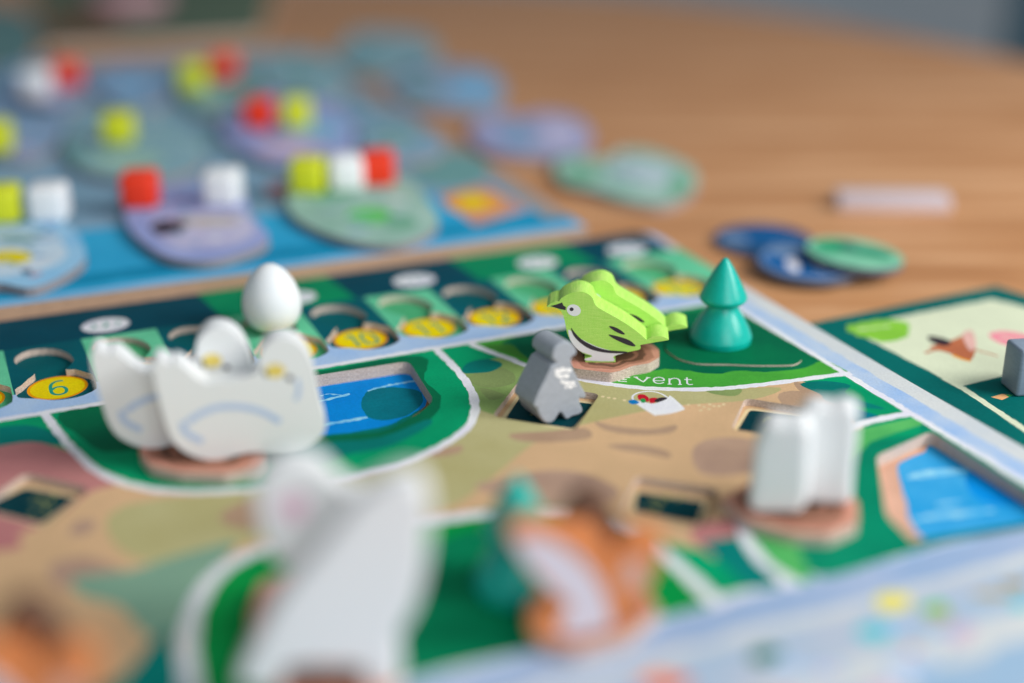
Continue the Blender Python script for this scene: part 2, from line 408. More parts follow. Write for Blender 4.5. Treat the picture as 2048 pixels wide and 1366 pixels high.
for pts, m in (([(940, 752), (985, 732), (1025, 745), (1028, 765), (990, 775), (950, 770)], OLIVE_D), ([(960, 775), (1010, 790), (980, 800)], OLIVE_D),
               ([(1190, 843), (1230, 852), (1300, 858), (1352, 850), (1340, 866), (1270, 870), (1210, 860)], BROWN_S), ([(1216, 890), (1270, 888), (1330, 900), (1340, 916), (1290, 908), (1240, 900)], BROWN_S),
               ([(1385, 900), (1420, 878), (1480, 876), (1530, 890), (1530, 930), (1470, 950), (1400, 945)], MAUVE), ([(1020, 868), (1100, 862), (1170, 856), (1180, 876), (1110, 884), (1040, 882)], BROWN_S),
               ([(1405, 772), (1480, 776), (1470, 792), (1420, 786)], OLIVE_D), ([(1555, 795), (1600, 782), (1690, 812), (1720, 838), (1700, 862), (1620, 850)], BROWN_S), ([(1590, 762), (1640, 786), (1652, 800), (1600, 782)], BROWN_S),
               ([(950, 975), (1010, 955), (1100, 940), (1180, 950), (1240, 985), (1180, 1010), (1060, 1005)], MAUVE), ([(470, 1010), (560, 985), (700, 985), (700, 1020), (600, 1050), (500, 1060), (440, 1040)], BROWN_S),
               ([(150, 1045), (190, 1040), (180, 1065), (140, 1070)], MAUVE), ([(860, 905), (920, 890), (920, 905), (870, 915)], BROWN_S),
               ([(100, 1130), (180, 1115), (260, 1150), (200, 1175), (120, 1175)], MAUVE), ([(-40, 1065), (30, 1070), (40, 1095), (-30, 1100)], PINK_E), ([(1000, 985), (1032, 950), (1068, 975), (1050, 1010)], MAUVE)):
    lay(smooth(PX(pts), 4), m)
lay(smooth(PX([(150, 1155), (260, 1140), (360, 1110), (470, 1085), (430, 1140), (380, 1210), (350, 1280), (290, 1270), (240, 1215), (160, 1190)]), 4), paper('ink_sage', (120, 152, 130), (108, 142, 122), .4))
lay(smooth(PX([(340, 1260), (300, 1290), (260, 1340), (200, 1380), (100, 1420), (200, 1600), (500, 1600), (390, 1400), (355, 1320)]), 4), GREEN_T)
# left meadow with the swan pond
Dm = [(870, 697), (905, 730), (938, 772), (950, 812), (940, 848), (900, 882), (830, 916), (740, 942), (640, 962), (500, 978), (380, 984), (280, 974), (200, 945), (150, 903), (115, 862), (88, 827)]
lay(smooth(PX([(95, 825), (200, 803), (400, 772), (640, 736), (866, 700)] + Dm[1:-1]), 3), GREEN)
lay(rough(smooth(PX([(120, 826), (300, 795), (640, 742), (840, 712), (850, 760), (880, 790), (872, 826), (800, 872), (640, 905), (560, 920), (300, 900), (210, 905), (170, 880)]), 4), .02), GREEN_D)
lay(smooth(PX([(560, 905), (640, 885), (760, 875), (850, 840), (860, 850), (780, 892), (700, 908), (640, 925), (560, 945)]), 3), GREEN_T)
lay(smooth(PX([(-60, 868), (50, 850), (110, 868), (130, 890), (60, 884), (0, 892), (-80, 910)]), 4), GREEN_T)
lay(smooth(PX([(935, 726), (975, 718), (1005, 728), (985, 742), (955, 746), (925, 745)]), 3), GREEN_T)
# event meadow
Ev = [(942, 688), (975, 702), (1010, 714), (1060, 733), (1120, 750), (1192, 764), (1259, 773), (1325, 778), (1425, 778), (1524, 769), (1640, 754), (1702, 746)]
lay(smooth(PX(Ev), 3, False) + PX([(1600, 692), (1480, 622), (1465, 609), (1126, 655), (960, 681)]), GREEN_B)
lay(smooth(PX([(1035, 672), (1000, 690), (1040, 712), (1120, 738), (1240, 745)]), 3, False) + rough(smooth(PX([(1292, 744), (1330, 738), (1380, 742), (1430, 748), (1480, 741), (1530, 744), (1600, 738), (1640, 722)]), 4, False), .02, .1, False) +
    PX([(1480, 624), (1465, 610), (1126, 656)]), GREEN_D)
lay(smooth(PX([(968, 692), (1020, 688), (1040, 704), (1060, 722), (1010, 706)]), 3), paper('ink_moss', (70, 132, 50), (60, 116, 48), .8))
# right-hand meadow, scalloped teal bushes
lay(smooth(PX([(1600, 768), (1650, 762), (1700, 770), (1690, 785), (1720, 800), (1770, 818), (1700, 812), (1652, 800), (1640, 788)]), 4), GREEN_T)
lay(smooth(PX([(1690, 812), (1740, 826), (1760, 836), (1722, 850)]), 4), BUSH_S)
lay(PX([(1722, 858), (1826, 836), (1850, 848), (1790, 866), (1740, 884), (1700, 930), (1660, 960), (1600, 905)]), GREEN_L)
lay(smooth(PX([(1700, 940), (1725, 900), (1770, 880), (1835, 868), (1842, 852), (1870, 850), (2060, 985), (2200, 1080), (2040, 1052), (1800, 1112), (1640, 1155), (1600, 1100), (1660, 1040)]), 4), GREEN_P)
lay(PX([(1495, 1055), (1560, 1045), (1600, 1100), (1625, 1160), (1590, 1166), (1545, 1130)]), GREEN_L)
lay(PX([(1400, 1085), (1490, 1070), (1560, 1175), (1500, 1180)]), GREEN_T)
# foreground meadow
lay(smooth(PX([(1300, 1085), (1250, 1050), (1130, 1026), (1000, 1030), (850, 1050), (640, 1078), (520, 1115), (440, 1160), (402, 1225), (392, 1300), (402, 1400), (460, 1500)]), 3, False) + PX([(800, 1361), (1240, 1255), (1426, 1210)]), GREEN_G)
lay(smooth(PX([(860, 1090), (960, 1060), (1080, 1080), (1180, 1150), (1240, 1200), (1230, 1258), (900, 1338), (700, 1386), (560, 1300), (660, 1180)]), 4), paper('ink_mid_green', (0, 122, 80), (0, 104, 70), .3))
# white torn lines
WL = .16
for pts in (Dm, Ev):
    lay(stroke(PX(pts), WL * .9, .014, .07), WHITE)
lay(stroke(PX([(1826, 826), (1760, 838), (1705, 855), (1600, 905), (1530, 960), (1490, 1030), (1488, 1066), (1510, 1105), (1545, 1140), (1596, 1172)]), WL * 1.1, .014, .07), WHITE)
lay(stroke(PX([(1440, 1212), (1370, 1145), (1310, 1092), (1250, 1050), (1130, 1022), (1000, 1024), (850, 1044), (640, 1070), (500, 1108), (425, 1158), (388, 1225), (376, 1300), (388, 1400), (430, 1500)]), WL * 1.35, .014, .07), WHITE)
# little basket and footprints, the word Event
def cz(pts): return PX(CR(pts, 960, 480, 3.0118))
lay(smooth(cz([(925, 975), (960, 970), (1050, 985), (1130, 950), (1150, 940), (1228, 1010), (1220, 1025), (1150, 1045), (1070, 1055), (1040, 1050)]), 4), WHITE)
lay(stroke(cz([(925, 970), (920, 940), (960, 918), (1030, 912), (1090, 925), (1130, 950)]), .035), WHITE)
lay(smooth(cz([(950, 935), (985, 930), (1015, 950), (1010, 975), (960, 965)]), 4), RED); lay(smooth(cz([(1020, 955), (1060, 950), (1080, 965), (1030, 985)]), 3), RED)
lay(smooth(cz([(895, 968), (930, 962), (960, 980), (925, 990), (900, 982)]), 3), BLUEB); lay(smooth(cz([(965, 960), (990, 955), (1000, 975), (975, 980)]), 3), GRN2)
lay(smooth(cz([(1050, 968), (1080, 950), (1125, 948), (1120, 960), (1070, 978)]), 3), BLACK)
for q in [(740, 943), (775, 950), (810, 955), (870, 965), (1255, 993), (1320, 995), (1350, 1005), (1330, 1025), (1385, 990), (1410, 1000), (1380, 1018), (1440, 1000), (1468, 990)]:
    lay(cz([(q[0] + 12 * cos(t), q[1] + 6 * sin(t)) for t in [i * pi / 4 for i in range(8)]]), RIM)
for s in ([(905, 828), (848, 828), (836, 850), (885, 853)], [(852, 840), (884, 840)],
          [(936, 826), (984, 855), (1012, 828)], [(926, 825), (952, 827)], [(1000, 828), (1026, 829)],
          [(1046, 846), (1104, 847), (1104, 834), (1078, 827), (1052, 833), (1046, 848), (1060, 861), (1085, 864), (1108, 858)],
          [(1142, 868), (1140, 834)], [(1140, 846), (1156, 835), (1184, 834), (1202, 846), (1204, 870)], [(1130, 868), (1156, 868)], [(1192, 870), (1216, 870)],
          [(1246, 828), (1248, 864), (1262, 872), (1282, 869)], [(1230, 840), (1274, 841)], ):
    lay(stroke(cz(s), .03, 0, .03, sm=(4 if len(s) > 4 else 1)), WHITE)
# track
for k in range(2, 16):
    lay([AB(cellx(k), 21.7), AB(cellx(k + 1), 21.7), AB(cellx(k + 1), 24.5), AB(cellx(k), 24.5)], MINT if k % 2 else TEAL_C)
    if k % 4 == 0: lay([AB(cellx(k - 1) + .2, 24.48), AB(cellx(k + 1), 24.48), AB(cellx(k + 1), 25.8), AB(cellx(k - 1) + .2, 25.8)], TEAL_D)
lay([AB(-12, 24.5), AB(4.76, 24.5), AB(4.55, 26.2), AB(-12, 26.2)], TEAL_D)
lay([AB(4.76, 24.5), AB(7.4, 24.5), AB(7.2, 26.2), AB(4.55, 26.2)], GREEN_S)
lay([AB(7.4, 24.5), AB(10.05, 24.5), AB(9.9, 26.2), AB(7.2, 26.2)], TEAL_D)
lay([AB(10.05, 24.5), AB(12.75, 24.5), AB(12.6, 26.2), AB(9.9, 26.2)], GREEN_S)
lay([AB(12.75, 24.5), AB(14.6, 24.5), AB(14.6, 26.2), AB(12.6, 26.2)], TEAL_D)
lay([AB(cellx(15), 22.4), AB(14.85, 22.4), AB(14.85, 24.6), AB(cellx(15), 24.6)], MINT)
# blue waves under the cells
hill = []
for k in range(1, 17):
    for fx, hb in ((.0, 22.42), (.12, 22.42), (.3, 22.27), (.5, 22.22), (.72, 22.27), (.9, 22.38)):
        a = cellx(k) + fx * P6
        if a < 14.6: hill.append((a, hb))
hp = [AB(a, b_) for a, b_ in hill]
lay(smooth(hp, 3, False) + [AB(14.6, 22.3), AB(14.6, 21.6), AB(-8, 21.6)], SKY)
lay(stroke([AB(-12, 21.5), AB(14.0, 21.5)], .14, .012, .07, 1), WHITE)
lay(stroke([AB(14.0, 21.5), AB(14.0, 12.4)], .12, .012, .07, 1), WHITE)
# white egg marks in the top strip
for px in ((210, 648), (592, 600), (828, 560), (1075, 525), (1255, 500), (-150, 700)):
    a, b_ = toAB(unproj(*px)); c = AB(a, 25.03)
    lay(ellipse(c, .44, .36, 28, BA), WHITE)
    for dx, ww in ((-.22, .05), (.0, .06), (.22, .04)):
        cc = AB(a + dx, 25.03); lay(stroke([(cc[0] - .05, cc[1] + .12), (cc[0] + .03, cc[1]), (cc[0] - .02, cc[1] - .1)], ww, .01, .04), NUM)
SAGE0 = paper('ink_margin_sage', (140, 180, 170), (120, 168, 160))
# margin print at the bottom right
for (x, y, rx, ry), m in (((1785, 1205, 38, 22), YPALE), ((1872, 1218, 28, 14), LIME), ((1745, 1265, 40, 18), TURQ), ((1535, 1312, 42, 20), DKG), ((1330, 1366, 60, 22), ORP), ((1930, 1262, 24, 14), PINKP),
                          ((1985, 1190, 44, 8), TAN), ((2030, 1168, 30, 8), TAN), ((2040, 1210, 20, 12), TURQ), ((1650, 1340, 40, 12), SKY), ((1820, 1330, 60, 14), SKY)):
    lay(smooth(PX([(x + rx * cos(t) * random.uniform(.75, 1.1), y + ry * sin(t) * random.uniform(.75, 1.1)) for t in [i * pi / 5 for i in range(10)]]), 3), m)
rs = random.Random(11)
for k in range(70):
    a, b_ = rs.uniform(3.5, 13.6), rs.uniform(8.0, 11.1); rr = rs.uniform(.06, .17); ph = rs.uniform(0, 3)
    lay([(AB(a, b_)[0] + rr * rs.uniform(.6, 1.7) * cos(t + ph), AB(a, b_)[1] + rr * rs.uniform(.5, 1.2) * sin(t + ph)) for t in [i * pi / 4 for i in range(8)]], rs.choice([SKY, SKY, LAV, TURQ, PINKP, DKG, WHITE, WHITE, TAN, LIME, SAGE0, SKY, ORP]))
bo = [AB(-9, 7.5), AB(14.8, 7.5)] + [AB(14.8 - .5 + .5 * cos(t), 26.03 - .5 + .5 * sin(t)) for t in [i * pi / 12 for i in range(7)]] + [AB(-9, 26.03)]
sheet('top_layer', bo, 0, TH, SKY, L, holes, board)
# lower layer: what shows through the slots
L = []; FZ = -TH - .002
for k in range(2, 16):
    lay([AB(cellx(k), 21.7), AB(cellx(k + 1), 21.7), AB(cellx(k + 1), 24.6), AB(cellx(k), 24.6)], MINT_F if k % 2 else TEAL_F)
def glyph(ch):
    return {'0': [[(.5, 1), (.2, .88), (.12, .5), (.2, .12), (.5, 0), (.8, .12), (.88, .5), (.8, .88), (.5, 1)]],
            '1': [[(.25, .8), (.6, 1)], [(.6, 1), (.6, 0)]],
            '2': [[(.15, .78), (.3, .97), (.6, 1), (.85, .8), (.75, .5), (.15, .02)], [(.15, .02), (.88, .02)]],
            '3': [[(.15, .9), (.5, 1), (.82, .85), (.8, .62), (.5, .52)], [(.5, .52), (.85, .42), (.88, .15), (.5, 0), (.12, .1)]],
            '4': [[(.7, 0), (.7, 1)], [(.7, 1), (.1, .3)], [(.1, .3), (.95, .3)]],
            '5': [[(.85, 1), (.25, 1)], [(.25, 1), (.2, .55)], [(.2, .55), (.6, .62), (.87, .35), (.7, .05), (.4, 0), (.12, .1)]],
            '6': [[(.85, .98), (.5, 1), (.2, .8), (.12, .45), (.15, .15), (.4, 0), (.75, .05), (.88, .28), (.75, .52), (.4, .56), (.14, .4)]],
            '7': [[(.1, 1), (.9, 1)], [(.9, 1), (.4, 0)]],
            '8': [[(.5, .54), (.2, .7), (.25, .93), (.5, 1), (.75, .93), (.8, .7), (.5, .54), (.15, .35), (.15, .1), (.5, 0), (.85, .1), (.85, .35), (.5, .54)]],
            '9': [[(.15, .02), (.5, 0), (.8, .2), (.88, .55), (.85, .85), (.6, 1), (.25, .95), (.12, .72), (.25, .48), (.6, .44), (.86, .6)]]}[ch]
for k in range(4, 16):
    a = A0 + P6 * (k - 6); cb = 22.72
    lay(ellipse(AB(a, cb), .5, .5, 36), ORA); lay(ellipse(AB(a, cb), .45, .45, 36), YEL)
    s = str(k); gw = .36; tot = len(s) * gw * .86
    for i, chh in enumerate(s):
        for g in glyph(chh):
            lay(stroke([AB(a - tot / 2 + (i + .0) * gw * .86 + x * gw * .9, cb - .3 + y * .58) for x, y in g], .06, 0, .03, sm=(4 if len(g) > 3 else 1)), NUM)
for s in squares:
    lay([(s_[0], s_[1]) for s_ in ellipse(np.array(s).mean(0), 1.2, 1.2, 16)], SAND)
for i, (q, z_) in enumerate((([(1044, 790), (1186, 808), (1146, 857), (1010, 838)], 0), ([(1500, 820), (1640, 836), (1610, 888), (1470, 868)], 0), ([(1275, 984), (1408, 1004), (1394, 1048), (1268, 1022)], 0), ([(50, 976), (152, 996), (84, 1048), (-40, 1016)], 0))):
    c = PX(q, FZ); m_ = Vector(np.array(c).mean(0))
    lay(sq([tuple(m_ + (Vector(p) - m_) * 1.12) for p in c], .1), RIM); lay(sq(c, .08), BLACKT)
    for j in range(9):
        t0 = m_ + Vector((random.uniform(-.32, .32), random.uniform(-.3, .3))); lay(stroke([tuple(t0), (t0.x + random.uniform(-.12, .12), t0.y + random.uniform(.05, .16))], .04, .01, .04, 1), GOLD)
sheet('base_layer', bo, FZ, .1, SKY, L, [pond1, pond2], board)
L = []
lay(PX([(380, 790), (640, 740), (860, 700), (900, 830), (760, 900), (400, 930)], PZ), POND)
lay(rough(smooth(PX([(725, 795), (745, 778), (800, 775), (838, 782), (846, 800), (830, 822), (790, 838), (745, 838), (725, 818)], PZ), 4), .015), BUSH_S)
for s, ww in (([(500, 840), (600, 812), (650, 800), (700, 788)], .07), ([(735, 782), (780, 770), (830, 762)], .06), ([(560, 876), (650, 850), (690, 842), (735, 835)], .08), ([(640, 792), (660, 788), (690, 792)], .03)):
    lay(stroke(PX(s, PZ), ww, .022, .05), STREAK)
lay(rough(smooth(PX([(600, 880), (700, 865), (780, 850), (850, 815), (900, 830), (800, 900), (600, 920)], PZ), 3), .02), GREEN_T)
lay(rough(smooth(PX([(818, 735), (835, 755), (850, 780), (850, 812), (820, 838), (860, 835), (890, 800), (860, 730)], PZ), 3), .012), paper('ink_shore_rust', (150, 108, 80), (120, 92, 60), 2))
lay(PX([(1730, 860), (2200, 840), (2300, 1120), (1800, 1150)], PZ), BEACH)
lay(rough(smooth(PX([(1864, 888), (1845, 905), (1800, 926), (1798, 960), (1812, 1000), (1820, 1040), (1850, 1080), (1900, 1100), (2250, 1060), (2200, 990), (1930, 870)], PZ), 4), .015), POND_L)
lay(smooth(PX([(1930, 960), (1960, 940), (2060, 985), (2100, 1010), (2040, 1014), (1960, 1000)], PZ), 4), POND)
for s, ww in (([(1810, 956), (1870, 946), (1935, 940)], .22), ([(1825, 1040), (1900, 1028), (1990, 1020)], .16), ([(1870, 1010), (1930, 1000)], .08)):
    lay(stroke(PX(s, PZ), ww, .02, .06, taper=True), STREAK)
lay(PX([(1790, 1092), (1850, 1078), (2150, 1030), (2200, 1100), (1840, 1130)], PZ), GREEN_T)
sheet('pond_layer', bo, PZ, .17, POND, L, (), board)

# ------------------------------------------------------------------ blue board behind, with habitat tiles and cubes
BZ = .26
L = []
BLUE1 = paper('ink_lake_blue', (52, 158, 198), (34, 142, 184), .35); BLUE2 = paper('ink_lake_deep', (18, 130, 166), (20, 120, 158), .4)
BLUEP = paper('ink_lake_pale', (128, 172, 204), (100, 162, 200), .4); SLATE = paper('ink_slate', (126, 156, 178), (108, 142, 160), .35)
TEALG = paper('ink_reed', (112, 152, 150), (92, 136, 136), .5)
bb = [AB(-16, 26.08), AB(13.28, 26.08), AB(13.6, 49.5), AB(-16, 49.5)]
lay([AB(-16, 29.6), AB(13.6, 29.2), AB(13.6, 49.5), AB(-16, 49.5)], SLATE)
lay(rough([AB(-16, 27.6), AB(13.2, 27.0), AB(13.3, 30.2), AB(9, 29.5), AB(4, 30.4), AB(-2, 30.0), AB(-16, 31)], .05, .4), BLUE1)
lay(rough([AB(-16, 26.9), AB(13.2, 26.7), AB(13.2, 27.3), AB(-16, 27.5)], .06, .4), BLUE2)
lay([AB(-16, 26.05), AB(13.26, 26.05), AB(13.26, 26.42), AB(-16, 26.42)], BLUEP)
lay([AB(12.7, 27), AB(13.3, 27), AB(13.6, 49.5), AB(13.0, 49.5)], paper('ink_board_rim', (150, 140, 134), (134, 132, 134), .4))
for (x, y, rx, ry), m in (((900, 340, 80, 36), TEALG), ((760, 250, 80, 30), SLATE), ((580, 380, 50, 16), PINK_E), ((350, 290, 80, 20), TEALG), ((640, 130, 70, 30), TEALG), ((120, 270, 60, 30), BLUEP)):
    lay(smooth(PX([(x + rx * cos(t), y + ry * sin(t)) for t in [i * pi / 4 for i in range(8)]], BZ), 3), m)
lay(PX([(872, 392), (968, 368), (1060, 418), (950, 452)], BZ), paper('ink_rose', (188, 138, 122), (170, 128, 120), .5))
lay(ellipse(unproj(950, 405, BZ), .7, .9), paper('ink_amber', (226, 160, 60), (214, 140, 70), .8)); lay(ellipse(unproj(945, 403, BZ), .35, .5), YEL)
rb = sheet('lake_board', bb, BZ, BZ - TZ, BLUE1, L, side=painted('board_edge_tan', (176, 142, 116), .8, var=.15, along=(1, 1, 10)))
tag(rb, 'thick blue lake board behind the green board, carrying tiles and cubes', 'board')

SPK = [WHITE, TEALG, SLATE, BUSH_S, paper('ink_speck_dark', (70, 90, 110)), paper('ink_speck_pink', (190, 160, 176)), paper('ink_speck_blue', (90, 140, 190)), GREYW]
def tile(name, label, cat, pts, z, thick, base, prints=(), group=None, amp=.0, n=4):
    lay_ = []
    for pp, m_ in prints: lay_.append((smooth(PX(pp, z), 3) if len(pp) > 3 else PX(pp, z), m_))
    if group:
        pts = [(x + random.uniform(-7, 7), y + random.uniform(-3, 3)) for x, y in pts]
        ctr = np.array(PX(pts, z)).mean(0)
        ring = [tuple(Vector(ctr) + (Vector(p) - Vector(ctr)) * .9) for p in PX(pts, z)]
        for k in range(20):
            p = random.choice(ring); q = Vector(ctr).lerp(Vector(p), random.uniform(.2, .95))
            lay_.append((stroke([tuple(q), (q.x + random.uniform(-.5, .5), q.y + random.uniform(-.2, .4))], random.uniform(.06, .2), .02, .08, 1), random.choice(SPK)))
    o = sheet(name, rough(smooth(PX(pts, z), n), amp) if amp else smooth(PX(pts, z), n), z, thick, base, lay_, side=painted('tile_edge_grey', (134, 128, 130), .85) if group else None)
    return tag(o, label, cat, group)
def ell(x, y, rx, ry, n=8, j=0.0): return [(x + rx * cos(t) * (1 + random.uniform(-j, j)), y + ry * sin(t) * (1 + random.uniform(-j, j))) for t in [i * 2 * pi / n for i in range(n)]]
LIL = paper('ink_lilac', (150, 158, 200), (132, 144, 190), .8); LILP = paper('ink_lilac_pale', (184, 180, 202), (160, 158, 194), .9)
SAGEP = paper('ink_pale_sage', (154, 184, 172), (128, 166, 150), .8); SAGE = paper('ink_mid_sage', (110, 166, 136), (100, 150, 124), .6)
AQUA = paper('ink_aqua', (134, 166, 174), (110, 148, 162), .7); STEEL = paper('ink_steel_blue', (132, 158, 186), (110, 142, 174), .7)
PBLUE = paper('ink_soft_blue', (150, 190, 226), (120, 176, 222), .6)
TG = 'habitat tiles on the lake board'; TT = BZ + .2
tile('habitat_tile', 'lilac tile at the front of the lake board, under one red and one white cube', 'tile',
     [(245, 432), (262, 470), (320, 508), (400, 521), (470, 510), (542, 478), (505, 430), (492, 384), (440, 366), (330, 370), (250, 382)], TT, .19, LIL,
     [([(300, 440), (360, 425), (470, 420), (510, 455), (470, 490), (380, 498), (320, 480)], LILP), ([(300, 452), (330, 440), (380, 436), (370, 456), (320, 470)], BLACK), (ell(420, 442, 60, 10), paper('ink_greige', (190, 180, 170)))], TG)
tile('habitat_tile', 'blue and white tile with yellow oval at the left edge of the lake board', 'tile',
     [(-90, 450), (0, 430), (120, 440), (168, 500), (150, 540), (70, 575), (0, 566), (-90, 560)], TT, .19, PBLUE,
     [([(-60, 470), (60, 455), (120, 480), (130, 515), (60, 545), (-60, 550)], paper('ink_ice', (190, 204, 224), (170, 196, 222))), (ell(20, 514, 44, 14), YEL), (ell(34, 478, 44, 8), TEALG)], TG)
tile('habitat_tile', 'pale green tile under the yellow, white and red row of cubes', 'tile',
     [(578, 392), (600, 440), (690, 478), (800, 486), (868, 452), (862, 400), (800, 355), (640, 340), (590, 350)], TT, .19, SAGEP,
     [(ell(740, 432, 46, 16), LIME), (ell(800, 445, 34, 14), SAGE), (ell(660, 385, 50, 16), SAGE)], TG)
tile('habitat_tile', 'lilac tile in the middle distance under touching red and yellow cubes', 'tile',
     [(435, 250), (470, 292), (560, 325), (650, 322), (722, 290), (690, 225), (600, 188), (500, 192)], TT, .19, LIL, [(ell(580, 296, 70, 14), PINKP), (ell(640, 260, 50, 20), BLUEP)], TG)
tile('habitat_tile', 'teal grey tile under the lone yellow cube', 'tile',
     [(125, 305), (180, 345), (300, 358), (395, 332), (390, 268), (320, 225), (200, 220), (140, 255)], TT, .19, AQUA, [(ell(250, 322, 80, 18), SAGEP), (ell(150, 310, 26, 18), TEALG)], TG)
tile('habitat_tile', 'blue grey tile cut off by the left edge, under a yellow cube', 'tile',
     [(-60, 290), (40, 318), (115, 285), (120, 225), (40, 195), (-60, 205)], TT, .19, STEEL, [(ell(30, 300, 50, 12), LIL)], TG)
tile('habitat_tile', 'steel blue tile far back between two pairs of cubes', 'tile',
     [(180, 170), (240, 212), (330, 205), (345, 160), (290, 125), (200, 130)], TT, .19, STEEL, [(ell(260, 170, 44, 16), BLUEP)], TG)
tile('habitat_tile', 'sage tile far back under the yellow and red pair of cubes', 'tile',
     [(352, 190), (410, 222), (505, 205), (515, 150), (450, 118), (368, 132)], TT, .19, TEALG, [(ell(420, 190, 40, 14), SAGEP)], TG)
tile('habitat_tile', 'pale blue tile at far left under the white and red pair of cubes', 'tile',
     [(0, 195), (80, 222), (172, 198), (172, 150), (90, 122), (10, 140)], TT, .19, STEEL, [(ell(80, 195, 50, 14), LILP)], TG)
tile('habitat_tile', 'blurred teal tile at the far right corner of the lake board without cubes', 'tile',
     [(520, 150), (580, 192), (660, 195), (690, 160), (640, 108), (550, 100)], TT, .19, AQUA, [(ell(600, 150, 50, 18), TEALG)], TG)
tile('habitat_tile', 'grey blue tile without cubes beside the right edge of the lake board', 'tile',
     [(705, 285), (770, 322), (870, 312), (880, 280), (800, 230), (730, 228)], TT, .19, SLATE, [(ell(790, 275, 50, 18), TEALG)], TG)

# cubes
CG = 'small wooden cubes on the lake board tiles'
CM = {'white': painted('cube_white', (216, 220, 226), .45, var=.04), 'red': painted('cube_red', (244, 54, 20), .42, k=1.15, var=.08), 'yellow': painted('cube_yellow', (206, 212, 34), .42, k=1.1, var=.06)}
proto = box('game_cube', (0, 0, 0), (.8, .8, .8), CM['white'], bev=.13)
spots = [('white', 75, 190, 'blurred white cube touching a red cube at the far left of the lake board'), ('red', 138, 172, 'red cube touching a white cube at the far left of the lake board'),
         ('yellow', 388, 178, 'yellow cube touching a red cube at the far back of the lake board'), ('red', 450, 158, 'red cube touching a yellow cube at the far back of the lake board'),
         ('yellow', -4, 302, 'yellow cube cut by the left edge above the front pair'), ('yellow', 240, 284, 'yellow cube standing alone on the teal grey tile'),
         ('red', 520, 254, 'red cube on the middle lilac tile beside a yellow cube'), ('yellow', 594, 252, 'yellow cube on the middle lilac tile beside a red cube'),
         ('red', 284, 410, 'bright red cube on the front lilac tile'), ('white', 449, 406, 'white cube on the front lilac tile, right of the bright red one'),
         ('yellow', 10, 440, 'yellow cube at the left edge next to a white cube, nearest of the yellow ones'), ('white', 103, 438, 'white cube next to a yellow cube on the blue and white tile'),
         ('yellow', 618, 382, 'yellow cube at the left end of the row of three'), ('white', 692, 376, 'white cube in the middle of the row of three'), ('red', 757, 366, 'red cube at the right end of the row of three')]
for i, (c, x, y, lb) in enumerate(spots):
    if i == 0: o = proto
    else:
        o = copy_tree(proto); o.data = proto.data.copy(); o.data.materials[0] = CM[c]
    p = unproj(x, y, TT); o.location = Vector((p[0], p[1], TT + .001)) * U; o.rotation_euler[2] = radians((i * 37) % 22 - 6)
    tag(o, lb, 'cube', CG)

# ------------------------------------------------------------------ loose tiles and discs on the table
LG = 'loose wavy tiles lying on the table'
LT = TZ + .22
tile('loose_tile', 'teal grey wavy tile, farthest of the row on the bare table', 'tile', [(672, 110), (700, 140), (770, 150), (850, 140), (885, 105), (850, 72), (770, 60), (720, 66), (690, 82)], LT, .22, AQUA, [(ell(740, 116, 50, 12), TEALG)], LG)
tile('loose_tile', 'blue wavy tile, second farthest of the row on the bare table', 'tile', [(782, 168), (810, 205), (890, 222), (980, 218), (1015, 180), (975, 142), (900, 128), (850, 138), (815, 140)], LT, .22, paper('ink_mist_blue', (136, 158, 180), (118, 142, 168), .7), [([(900, 160), (960, 150), (1000, 180), (960, 200), (910, 190)], BLUEP), ([(800, 170), (850, 165), (870, 195), (820, 190)], TEALG)], LG)
tile('loose_tile', 'lilac wavy tile, third of the row on the bare table', 'tile', [(938, 262), (980, 300), (1070, 315), (1150, 310), (1190, 270), (1150, 232), (1090, 222), (1040, 232), (980, 228)], LT, .22, paper('ink_mist_lilac', (156, 156, 188), (138, 140, 176), .7), [([(990, 255), (1050, 250), (1070, 290), (1010, 290)], STEEL), ([(1090, 245), (1140, 250), (1160, 280), (1100, 285)], LILP)], LG)
tile('loose_tile', 'pale green wavy tile, nearest and largest looking of the row on the table', 'tile', [(1104, 328), (1122, 362), (1190, 380), (1250, 402), (1330, 408), (1392, 376), (1380, 335), (1310, 302), (1240, 302), (1205, 318), (1140, 306)], LT, .22, SAGEP,
     [([(1220, 330), (1290, 322), (1345, 345), (1330, 372), (1270, 362), (1230, 350)], paper('ink_mist', (176, 190, 198), (150, 172, 176))), (ell(1358, 370, 24, 22), SAGE), (ell(1160, 350, 36, 20), SAGE)], LG)
p = unproj(1788, 422, TZ)
o = box('pale_block', (p[0], p[1] + .3, TZ), (2.75, .8, .36), painted('pale_lavender_block', (184, 174, 180), .5, var=.06), radians(-3)); tag(o, 'long pale lavender block lying alone on the table', 'block')
DG = 'round picture discs on the table'
def disc(x, y, r, z, label, rim, layers, tilt=0, az=0):
    c = unproj(x, y, z); ls = []
    for (dx, dy, rx, ry, an), m_ in layers: ls.append((ellipse((c[0] + dx * r, c[1] + dy * r), rx * r, ry * r, 20, an), m_))
    o = sheet('round_disc', ellipse(c, r, r, 40), z, .13, rim, ls, side=painted('disc_edge', (90, 96, 110), .8))
    if tilt: o.rotation_euler = (radians(tilt) * cos(az), radians(tilt) * sin(az), 0); o.location.z += r * sin(radians(tilt)) * .55 * U
    return tag(o, label, 'disc', DG)
NAVY = paper('ink_navy', (8, 90, 150), (6, 76, 130), .6); DBL = paper('ink_dark_blue', (40, 80, 120), (30, 66, 100), .8); GREYB = paper('ink_grey_blue', (110, 134, 164), (96, 120, 150), .7)
disc(1528, 478, 1.12, TZ + .13, 'dark blue disc at the left of the three on the table', DBL, [((.05, .2, .75, .35, 0), NAVY), ((-.6, 0, .3, .3, 0), GREYB), ((.5, -.55, .45, .3, 0), GREYB)])
